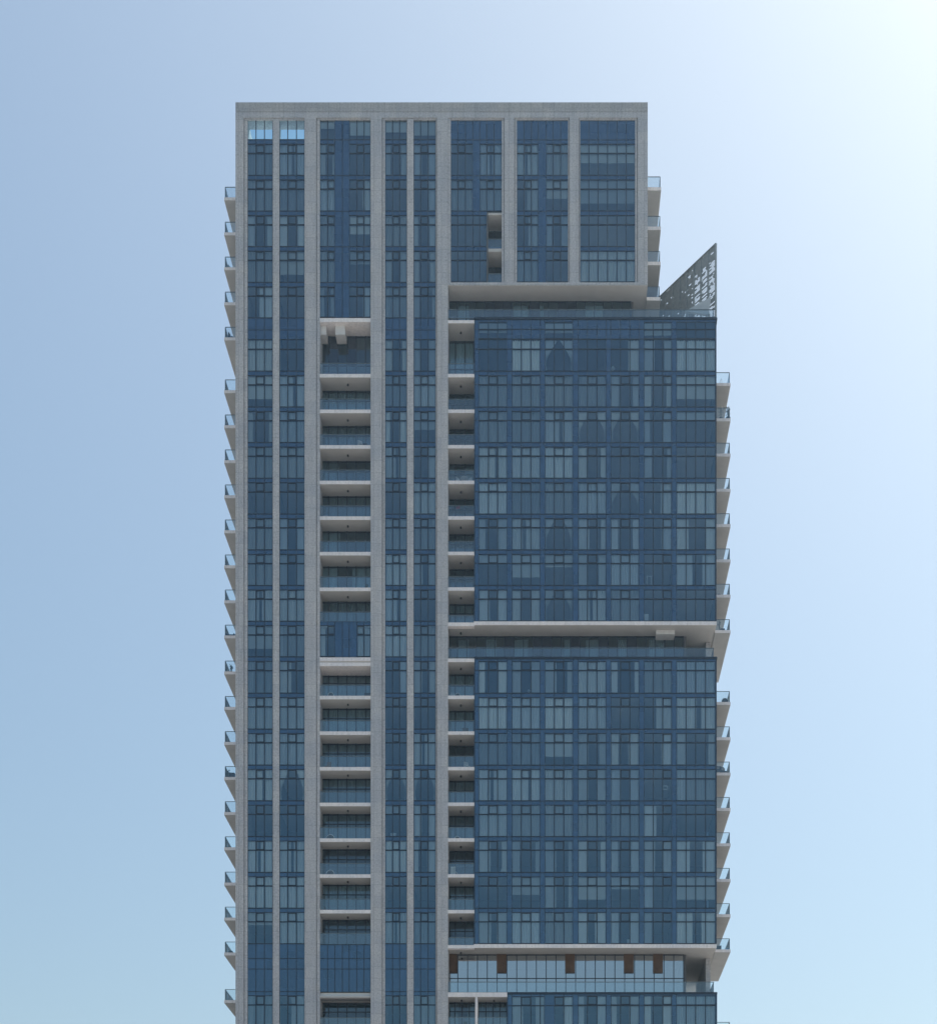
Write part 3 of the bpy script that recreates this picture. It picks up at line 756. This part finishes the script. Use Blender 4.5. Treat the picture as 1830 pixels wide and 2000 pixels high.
# ------------------------------------------------------------------ louvred screen on the terrace
def screen():
    p0 = Vector((X(1398, 1.0), 1.0)); p1 = Vector((X(1290, 7.7), 7.7)); u = (p1-p0).normalized(); L = (p1-p0).length*1.55
    z0 = Z(619.2)+.02; H = Z(477.5, 1.0)-z0
    root = empty('louvred_screen', (p0.x, p0.y, z0), 'grey louvred metal screen with ragged gaps on the roof terrace of the upper box', 'screen')
    ang = math.atan2(u.y, u.x); root.rotation_euler = (0, 0, ang)
    rr = random.Random(4)
    def add(b, n): return b.build(n, root)
    posts = [0, 1.1, 2.15, 3.2, 4.25, 5.3, 6.4, 7.5, 8.6, 9.7, 10.8, L]
    for x in posts:
        if x <= L: add(MB().box(x-.07, x+.07, -.08, .08, 0, H, 'screen'), 'post')
    add(MB().box(-.07, L, -.1, .1, H, H+.12, 'screen'), 'top_rail')
    b = MB(); z = .06
    pitch = .15
    while z < H-.05:
        b.box(0, L, -.010, .010, z, z+.045, 'screen'); z += pitch
    z = .06+.045
    while z < H-.1:
        x = .07; k = 0
        while x < L-.1:
            w = min(rr.uniform(.12, .40), L-x)
            row = int((z-.06)/pitch); bay = int(x/1.07)
            openrow = (row+bay*2) % 6 in (0, 1, 3)
            if z > H-1.2: p = .95
            elif x > 3.25 and z > 1.9: p = .93
            elif z > H-1.9: p = .60
            else: p = .10 if openrow else .60
            if rr.random() < p: b.box(x, x+w, -.009, .009, z+.0005, z+pitch-.0455, 'screen')
            x += w
        z += pitch
    add(b, 'louvre_panel')
screen()
# pale sloping hood on the terrace
b = MB(); x0, x1 = X(1338, .9), X(1384, .9); zb = Z(619.2)+.02
hood_z = Z(579, .9)-zb; zl = Z(603, .9)-zb
i = len(b.v)
b.v += [(0, 0, zl-.2), (x1-x0, 0, zl-.55), (x1-x0+.25, 0, hood_z), (0, .25, zl-.2), (x1-x0, .25, zl-.55), (x1-x0+.25, .25, hood_z)]
for q in ((0, 1, 2), (5, 4, 3), (0, 3, 4, 1), (1, 4, 5, 2), (2, 5, 3, 0)): b.f.append(q); b.m.append(b.mi('pale'))
b.tube((.3, .12, 0), (.3, .12, zl-.15), .03, 'pale'); b.tube((x1-x0-.15, .12, 0), (x1-x0-.15, .12, zl-.2), .03, 'pale')
tag(b.build('sun_canopy', None, (x0, .9, zb)), 'pale grey triangular canopy sloping up in front of the louvred screen', 'canopy')

# ------------------------------------------------------------------ things on the balconies
def shrub(loc, h, w, label, pot=True, seed=0, group=None, n=110):
    rr = random.Random(seed); root = empty('potted_plant', loc, label, 'plant', group)
    if pot: MB().lathe((0, 0, 0), [(0, 0), (w*.22, 0), (w*.3, .28), (w*.26, .28), (0, .26)], 'pot', 14).build('pot', root)
    st = MB(); lf = MB()
    tips = []
    for k in range(6):
        a = rr.uniform(0, 6.28); t = Vector((math.cos(a)*w*.35*rr.random(), math.sin(a)*w*.3*rr.random(), h*rr.uniform(.6, .95)))
        st.tube((0, 0, .2), t, .012, 'stem', 5); tips.append(t)
    for k in range(n):
        t = rr.choice(tips); s = rr.uniform(.3, 1.05)
        c = Vector((t.x*s, t.y*s, .2+(t.z-.2)*s))+Vector((rr.gauss(0, w*.13), rr.gauss(0, w*.13), rr.gauss(0, h*.05)))
        q = Vector((rr.gauss(0, 1), rr.gauss(0, 1), rr.gauss(0, 1))).normalized(); r_ = q.orthogonal().normalized(); l_ = rr.uniform(.05, .10)
        lf.quad(c-q*l_, c-r_*l_*.4, c+q*l_, c+r_*l_*.4, 'leaf')
    st.build('stem', root); lf.build('foliage', root)
def dish(loc, label, r=.38, cx=0):
    root = empty('satellite_dish', loc, label, 'dish', 'round dishes standing on the balconies')
    b = MB(); prof = [(0, .10), (r*.5, .075), (r*.85, .03), (r, -.02)]
    b.lathe((0, 0, r+.05), prof, 'pot', 24, 'Y'); b.build('bowl', root)
    b = MB(); b.lathe((0, 0, r+.05), [(r, -.03), (r+.045, -.03), (r+.045, .03), (r, .03), (r, -.03)], 'white', 24, 'Y'); b.build('rim', root)
    b = MB(); b.lathe((0, 0, r+.05), [(0, -.18), (.08, -.16), (.09, -.05), (0, -.02)], 'dark', 12, 'Y'); b.tube((0, .1, r), (0, .12, 0), .03, 'grey')
    b.box(-.2, .2, .02, .22, 0, .03, 'grey'); b.build('stand', root)
def chair(loc, rz, label, mat='wood', cat='chair', group=None):
    root = empty('balcony_chair', loc, label, cat, group); root.rotation_euler = (0, 0, rz)
    MB().box(-.24, .24, -.24, .24, .42, .47, mat).build('seat', root)
    b = MB()
    for k in range(4): b.box(-.24, .24, .20, .24, .56+k*.12, .63+k*.12, mat)
    b.box(-.24, -.2, .2, .24, .47, 1.0, mat); b.box(.2, .24, .2, .24, .47, 1.0, mat)
    b.build('backrest', root)
    for (sx, sy) in ((-.22, -.22), (.22, -.22), (-.22, .22), (.22, .22)):
        MB().tube((sx, sy, 0), (sx, sy, .42), .02, mat, 6).build('leg', root)
def table(loc, label, r=.38, mat='white'):
    root = empty('balcony_table', loc, label, 'table')
    MB().lathe((0, 0, .70), [(0, 0), (r, 0), (r, .03), (0, .03)], mat, 20).build('tabletop', root)
    MB().tube((0, 0, .02), (0, 0, .7), .03, mat).lathe((0, 0, 0), [(0, 0), (.22, 0), (.22, .02), (0, .03)], mat, 16).build('pedestal', root)
def crate(name, loc, size, mat, label, cat):
    w, dd, h = size; b = MB(); t = .03
    b.box(-w/2, w/2, -dd/2, dd/2, 0, h*.86, mat); b.box(-w/2-.02, w/2+.02, -dd/2-.02, dd/2+.02, h*.86, h, mat)
    b.box(-w*.12, w*.12, -dd/2-.05, -dd/2-.021, h*.7, h*.78, mat)
    tag(b.build(name, None, loc), label, cat)
def sofa(loc, w, label, mat='dark'):
    root = empty('outdoor_sofa', loc, label, 'sofa')
    MB().box(0, w, 0, .7, .12, .36, mat).build('seat', root)
    b = MB(); b.box(0, w, .5, .7, .36, .72, mat); b.build('backrest', root)
    for x in (0, w-.12): MB().box(x, x+.12, 0, .5, .36, .54, mat).build('armrest', root)
def mound(loc, w, h, label):
    b = MB(); prof = [(w*.5*math.cos(t*math.pi/2/7), h*math.sin(t*math.pi/2/7)) for t in range(8)]
    b.lathe((0, 0, 0), prof, 'dark', 18); rr = random.Random(2)
    b.v = [(x*(1+rr.uniform(-.08, .08)), y*(1+rr.uniform(-.08, .08)), z*(1+rr.uniform(-.07, .07))) for x, y, z in b.v]
    tag(b.build('covered_grill', None, loc), label, 'grill')
def rack(loc, label):
    root = empty('drying_rack', loc, label, 'drying rack')
    b = MB()
    for y in (0, .5): b.tube((-.28, y, 0), (.0, y, .8), .012, 'white', 6); b.tube((.28, y, 0), (0, y, .8), .012, 'white', 6)
    b.build('frame', root)
    b = MB()
    for t in (.35, .6, .95): b.tube((-.28+.28*t, 0, .8*t), (-.28+.28*t, .5, .8*t), .008, 'white', 5); b.tube((.28-.28*t, 0, .8*t), (.28-.28*t, .5, .8*t), .008, 'white', 5)
    b.build('rung', root)

# left flank
chair((X(452, 3), 3.0, Z(624.8)), 1.3, 'slatted chair on the left balcony beside the tall recess with two hanging beams', 'dark')
crate('storage_box', (X(455, 3), 3.2, Z(555)), (.6, .4, .42), 'pot', 'dark storage box behind glass on a left balcony, third from the top', 'box')
shrub((X(447.5, 3), 2.9, Z(485.3)), .7, .5, 'small dark potted plant behind glass on a left balcony near the top', seed=12, n=60)
sofa((X(443, 3), 2.9, Z(1217)), .78, 'low dark outdoor sofa filling a left balcony halfway down the tower')
shrub((X(452.5, 3), 2.85, Z(1288.4)), 1.05, .45, 'slim dark upright plant on the left balcony just below the one with the sofa', seed=5, n=130)
shrub((X(444.6, 3), 2.85, Z(1498.2)), 1.0, .6, 'dense dark green plant on the left balcony next to a black cabinet', seed=6, n=200)
crate('balcony_cabinet', (X(453.5, 3), 3.0, Z(1498.2)), (.52, .4, .66), 'dark', 'black cabinet on the left balcony beside a dense green plant', 'cabinet')
mound((X(451, 3), 2.95, Z(1847)), .66, .4, 'low rounded dark covered grill on a lower left balcony')
mound((X(456.5, 3), 2.95, Z(1428.6)), .3, .22, 'small dark bundle at the wall end of a left balcony')
# column C
dish((X(645.2, 1.2), 1.2, Z(1637.8)), 'upper of the two pale-rimmed dark dishes low in the left column of recessed balconies')
dish((X(645.2, 1.2), 1.2, Z(1708)), 'lower of the two pale-rimmed dark dishes in the left column of recessed balconies')
dish((X(646.5, .6), .5, Z(1358.9)), 'round dish half hidden behind the slab, left column balcony just below the double fascia', r=.24)
crate('storage_box', (X(718, .6), .6, Z(1358.9)), (.55, .5, .42), 'dark', 'dark covered box at the right end of the left column balcony below the double fascia', 'box')
chair((X(705, .7), .7, Z(868.7)), .6, 'pale chair among clutter on the recessed balcony in the left column', 'white')
crate('laundry_basket', (X(713, .6), .6, Z(868.7)), (.35, .35, .45), 'dark', 'dark basket beside a pale chair on a recessed left column balcony', 'basket')
shrub((X(651, .8), .8, Z(1637.8)), .5, .3, 'tiny pale plant beside the upper dish, left column', seed=9, n=40)
# column F
table((X(907, .9), .8, Z(938.6)), 'round white table under the chairs on a recessed balcony next to the upper glass box')
chair((X(915, .9), 1.0, Z(938.6)), -.7, 'white chair right of the round white table', 'white')
chair((X(897, .9), 1.0, Z(938.6)), .8, 'white chair left of the round white table', 'white')
b = MB()
for k in range(7): b.box(.0+k*.12, .11+k*.12, 0, .5, .16-.012*k, .19-.012*k, 'white')
b.box(0, .84, 0, .03, .05, .12, 'white'); b.box(.05, .09, 0, .05, 0, .1, 'white'); b.box(.7, .74, 0, .05, 0, .1, 'white')
tag(b.build('sun_lounger', None, (X(876, .5), .5, Z(938.6))), 'low white slatted lounger beside the round white table', 'lounger')
b = MB(); sheet(b, lambda t: 0, lambda t: .38, .3, 3, 'red', amp=.02); tag(b.build('red_towel', None, (X(891, .4), .22, Z(992))), 'small red towel hung on the recessed balcony beside the upper glass box', 'towel')
crate('planter_box', (X(909, .6), .6, Z(1428.8)), (.55, .4, .5), 'pot', 'dark square planter on the recessed balcony beside the middle glass box', 'planter')
dish((X(893, 1), 1.1, Z(1637.8)), 'round dish with a pale rim on the right column balcony, upper of the pair', r=.27)
dish((X(887, 1), 1.1, Z(1708)), 'round dish with a pale rim on the right column balcony beside a pale cloth', r=.30)
dish((X(894, .6), .5, Z(1358.9)), 'small round dish next to upright bottles on the right column balcony', r=.2)
for k, (dx, hh) in enumerate(((0, .42), (.17, .55), (.36, .5))):
    b = MB(); b.lathe((0, 0, 0), [(0, 0), (.05, 0), (.055, hh*.6), (.025, hh*.75), (.025, hh), (0, hh)], 'white', 10)
    tag(b.build('tall_bottle', None, (X(879, .5)+dx, .5, Z(1358.9))), ['short pale bottle, leftmost of three on the right column balcony', 'tallest pale bottle, middle of three on the right column balcony', 'pale bottle nearest the small dish, right of three'][k], 'bottle', 'bottles on the balcony')
b = MB(); sheet(b, lambda t: 0, lambda t: .5, .85, 3, 'curtain', amp=.03); tag(b.build('hanging_cloth', None, (X(880, .3), .3, Z(1708))), 'pale cloth hung inside the glass railing above the dish, right column', 'cloth')
shrub((X(908, .5), .5, Z(2009)), .9, .5, 'dark leafy plant at the very bottom in the loggia left of the divider', seed=14, n=90)
# right flank
rack((X(1408, 2), 1.8, Z(729.5)), 'thin white folding drying rack on the topmost lower-right balcony')
shrub((X(1407, 2), 1.7, Z(799.2)), 1.75, .7, 'tall sparse green plant near the wall on the right balcony with two plants', seed=21, n=130)
shrub((X(1421, 2), 1.6, Z(799.2)), 1.45, .75, 'leafy plant leaning over the corner rail of the right balcony with two plants', seed=22, n=150)
shrub((X(1420.5, 2), 2.0, Z(938.3)), .8, .35, 'small dark plant in the glass corner of a right balcony', seed=23, n=80)
shrub((X(1405, 2), 1.8, Z(1217)), 1.3, .4, 'thin plant rising above the rail on the right balcony under the upper glass box', seed=24, n=70)
crate('storage_box', (X(1410.5, 2), 1.9, Z(1217)), (.42, .4, .38), 'dark', 'dark blue box on the right balcony level with the wide concrete soffit', 'box')
mound((X(1404.5, 2), 2.0, Z(1147.2)), .6, .5, 'dark rounded covered grill against the glass box on a right balcony')
dish((X(1415.5, 2), 1.9, Z(1358.9)), 'round grey dish on the right flank balcony below the wide soffit', r=.30)
for k, (px, mt) in enumerate(((1404, 'dark'), (1412, 'dark'), (1418, 'pot'))):
    chair((X(px, 2), 1.9+.2*k, Z(1498.2)), .5*k, ['dark chair nearest the glass box on the cluttered right balcony', 'middle dark chair on the cluttered right balcony', 'dark chair nearest the corner rail on the cluttered right balcony'][k], mt)
crate('storage_box', (X(1403.5, 2), 1.9, Z(1847)), (.45, .4, .5), 'pot', 'dark box against the glass box on the lowest full right balcony', 'box')
crate('storage_box', (X(636, .8), 1.0, Z(1008)), (.5, .4, .55), 'grey', 'grey cabinet at the left end of a recessed balcony in the left column', 'cabinet')
shrub((X(716, .8), .8, Z(1147.2)), .8, .5, 'green plant at the right end of the left column balcony above the flush glass band', seed=41, n=110)
chair((X(640, .8), 1.0, Z(1498.2)), -.4, 'brown wicker chair on a recessed balcony in the lower left column')
shrub((X(634, .7), .7, Z(1777.6)), .7, .4, 'dark plant at the left end of the lowest open left column balcony', seed=42, n=90)
chair((X(912, .9), 1.0, Z(1498.4)), .5, 'white chair behind railing on the right column balcony, middle of the lower stack', 'white')
shrub((X(884, .8), .8, Z(799.6)), .8, .45, 'green plant on the second recessed balcony beside the upper glass box', seed=43, n=110)
# terrace plants
shrub((X(1268, .8), .8, Z(619.2)), .75, .5, 'left small plant behind the roof terrace railing below the balconies', seed=31, n=60)
shrub((X(1276, .8), .9, Z(619.2)), .6, .4, 'right small plant behind the roof terrace railing below the balconies', seed=32, n=50)
shrub((X(1387, .7), .7, Z(619.2)), .7, .4, 'small plant behind the railing at the foot of the louvred screen', seed=33, n=60)

# ------------------------------------------------------------------ things seen through the glass
def inside(name, px, pybot, w, h, kind, label, cat, dep=.75, mat='white'):
    x, z = X(px, dep), Z(pybot, dep); b = MB()
    if kind == 'box':
        b.box(-w/2, w/2, 0, .3, 0, h*.8, mat); b.box(-w/2-.02, w/2+.02, -.02, .32, h*.8, h, mat)
    elif kind == 'frame':
        t = .07
        b.box(-w/2, -w/2+t, 0, .04, 0, h, mat); b.box(w/2-t, w/2, 0, .04, 0, h, mat); b.box(-w/2+t, w/2-t, 0, .04, h-t, h, mat); b.box(-w/2+t, w/2-t, 0, .04, 0, t, mat)
    elif kind == 'lamp':
        b.lathe((0, .15, 0), [(0, 0), (.12, 0), (.12, .03), (.02, .04), (.02, h*.6), (w/2, h*.6), (w*.33, h), (0, h)], mat, 16)
    elif kind == 'vase':
        b.lathe((0, .15, 0), [(0, 0), (w*.3, 0), (w*.5, h*.35), (w*.2, h*.8), (w*.28, h), (0, h)], mat, 14)
    tag(b.build(name, None, (x, dep, z)), label, cat)
U, N = 'upper glass box', 'middle glass box'
inside('table_lamp', 1134, 794, .45, .85, 'lamp', 'white lamp inside the upper glass box, fourth window group, third storey from its top', 'lamp')
inside('table_lamp', 1197, 724.5, .4, .5, 'lamp', 'small pale lamp inside the fifth window group, second storey of the upper box', 'lamp')
inside('storage_box', 1042, 820, .5, .38, 'box', 'white box high behind the second window group of the upper glass box', 'box')
inside('storage_box', 1005, 1003.5, .6, .45, 'box', 'lower white box stacked behind dark glass in the second window group', 'box')
inside('storage_box', 1006, 991, .5, .4, 'box', 'upper white box stacked behind dark glass in the second window group', 'box')
inside('tall_vase', 1270, 1003.5, .25, .5, 'vase', 'narrow white vase on the sill, sixth window group of the upper box', 'vase')
inside('picture_frame', 1268, 1143.5, .5, .95, 'frame', 'white empty frame leaning inside the sixth window group, upper glass box', 'frame')
inside('storage_box', 1262, 1213.5, .45, .7, 'box', 'tall white box at the bottom sill of the upper box, sixth group', 'box')
inside('picture_frame', 1299, 1543, .5, .4, 'frame', 'small white frame hanging behind the sixth window group, middle glass box', 'frame')
inside('wall_panel', 1344, 1550, .35, .4, 'box', 'small pale panel behind the corner window, fourth storey of the middle box', 'panel')
inside('storage_box', 1334, 1564.5, .5, .42, 'box', 'leftmost of the white things on the corner window sill, middle box', 'box')
inside('picture_frame', 1367, 1564.5, .65, .48, 'frame', 'white square frame on the corner window sill of the middle glass box', 'frame')
inside('storage_box', 1384, 1561, .4, .8, 'box', 'tall pale box at the right corner window of the middle glass box', 'box')
inside('tall_vase', 980, 1704.5, .35, .4, 'vase', 'round pale vase in the first window group of the middle glass box', 'vase')
inside('storage_box', 1230, 1843.8, .5, .4, 'box', 'pale box on the lowest sill of the middle box, fifth group', 'box')
inside('table_lamp', 1033, 1353.5, .35, .35, 'lamp', 'small round white lamp between curtains, second group of the middle box', 'lamp')
inside('storage_box', 828, 1843.5, .55, .45, 'box', 'white box on the sill of the right narrow bay, low on the tower', 'box', .85)
inside('storage_box', 768, 1633, .5, .25, 'box', 'low white box on the sill of the left narrow bay beside a stone fin', 'box', .85)
inside('table_lamp', 762, 1212.5, .4, .3, 'lamp', 'small white lamp low in the narrow bay right of the balcony column', 'lamp', .85)

# ------------------------------------------------------------------ thin volume added to imitate the sun's flare over the tower
hm, hn, hl = newmat('flare_veil_volume')
pv = hn.new('ShaderNodeVolumePrincipled'); pv.inputs['Color'].default_value = (.55, .78, 1., 1)
pv.inputs['Density'].default_value = 0.00018; pv.inputs['Anisotropy'].default_value = .55
ho = hn.new('ShaderNodeOutputMaterial'); hl.new(pv.outputs[0], ho.inputs['Volume'])
M['flare_veil'] = hm
hb = MB(); hb.box(-910, 910, -1010, 810, GZ-1, Z(199)+4, 'flare_veil')
tag(hb.build('flare_veil'), None, None, None, 'stuff')
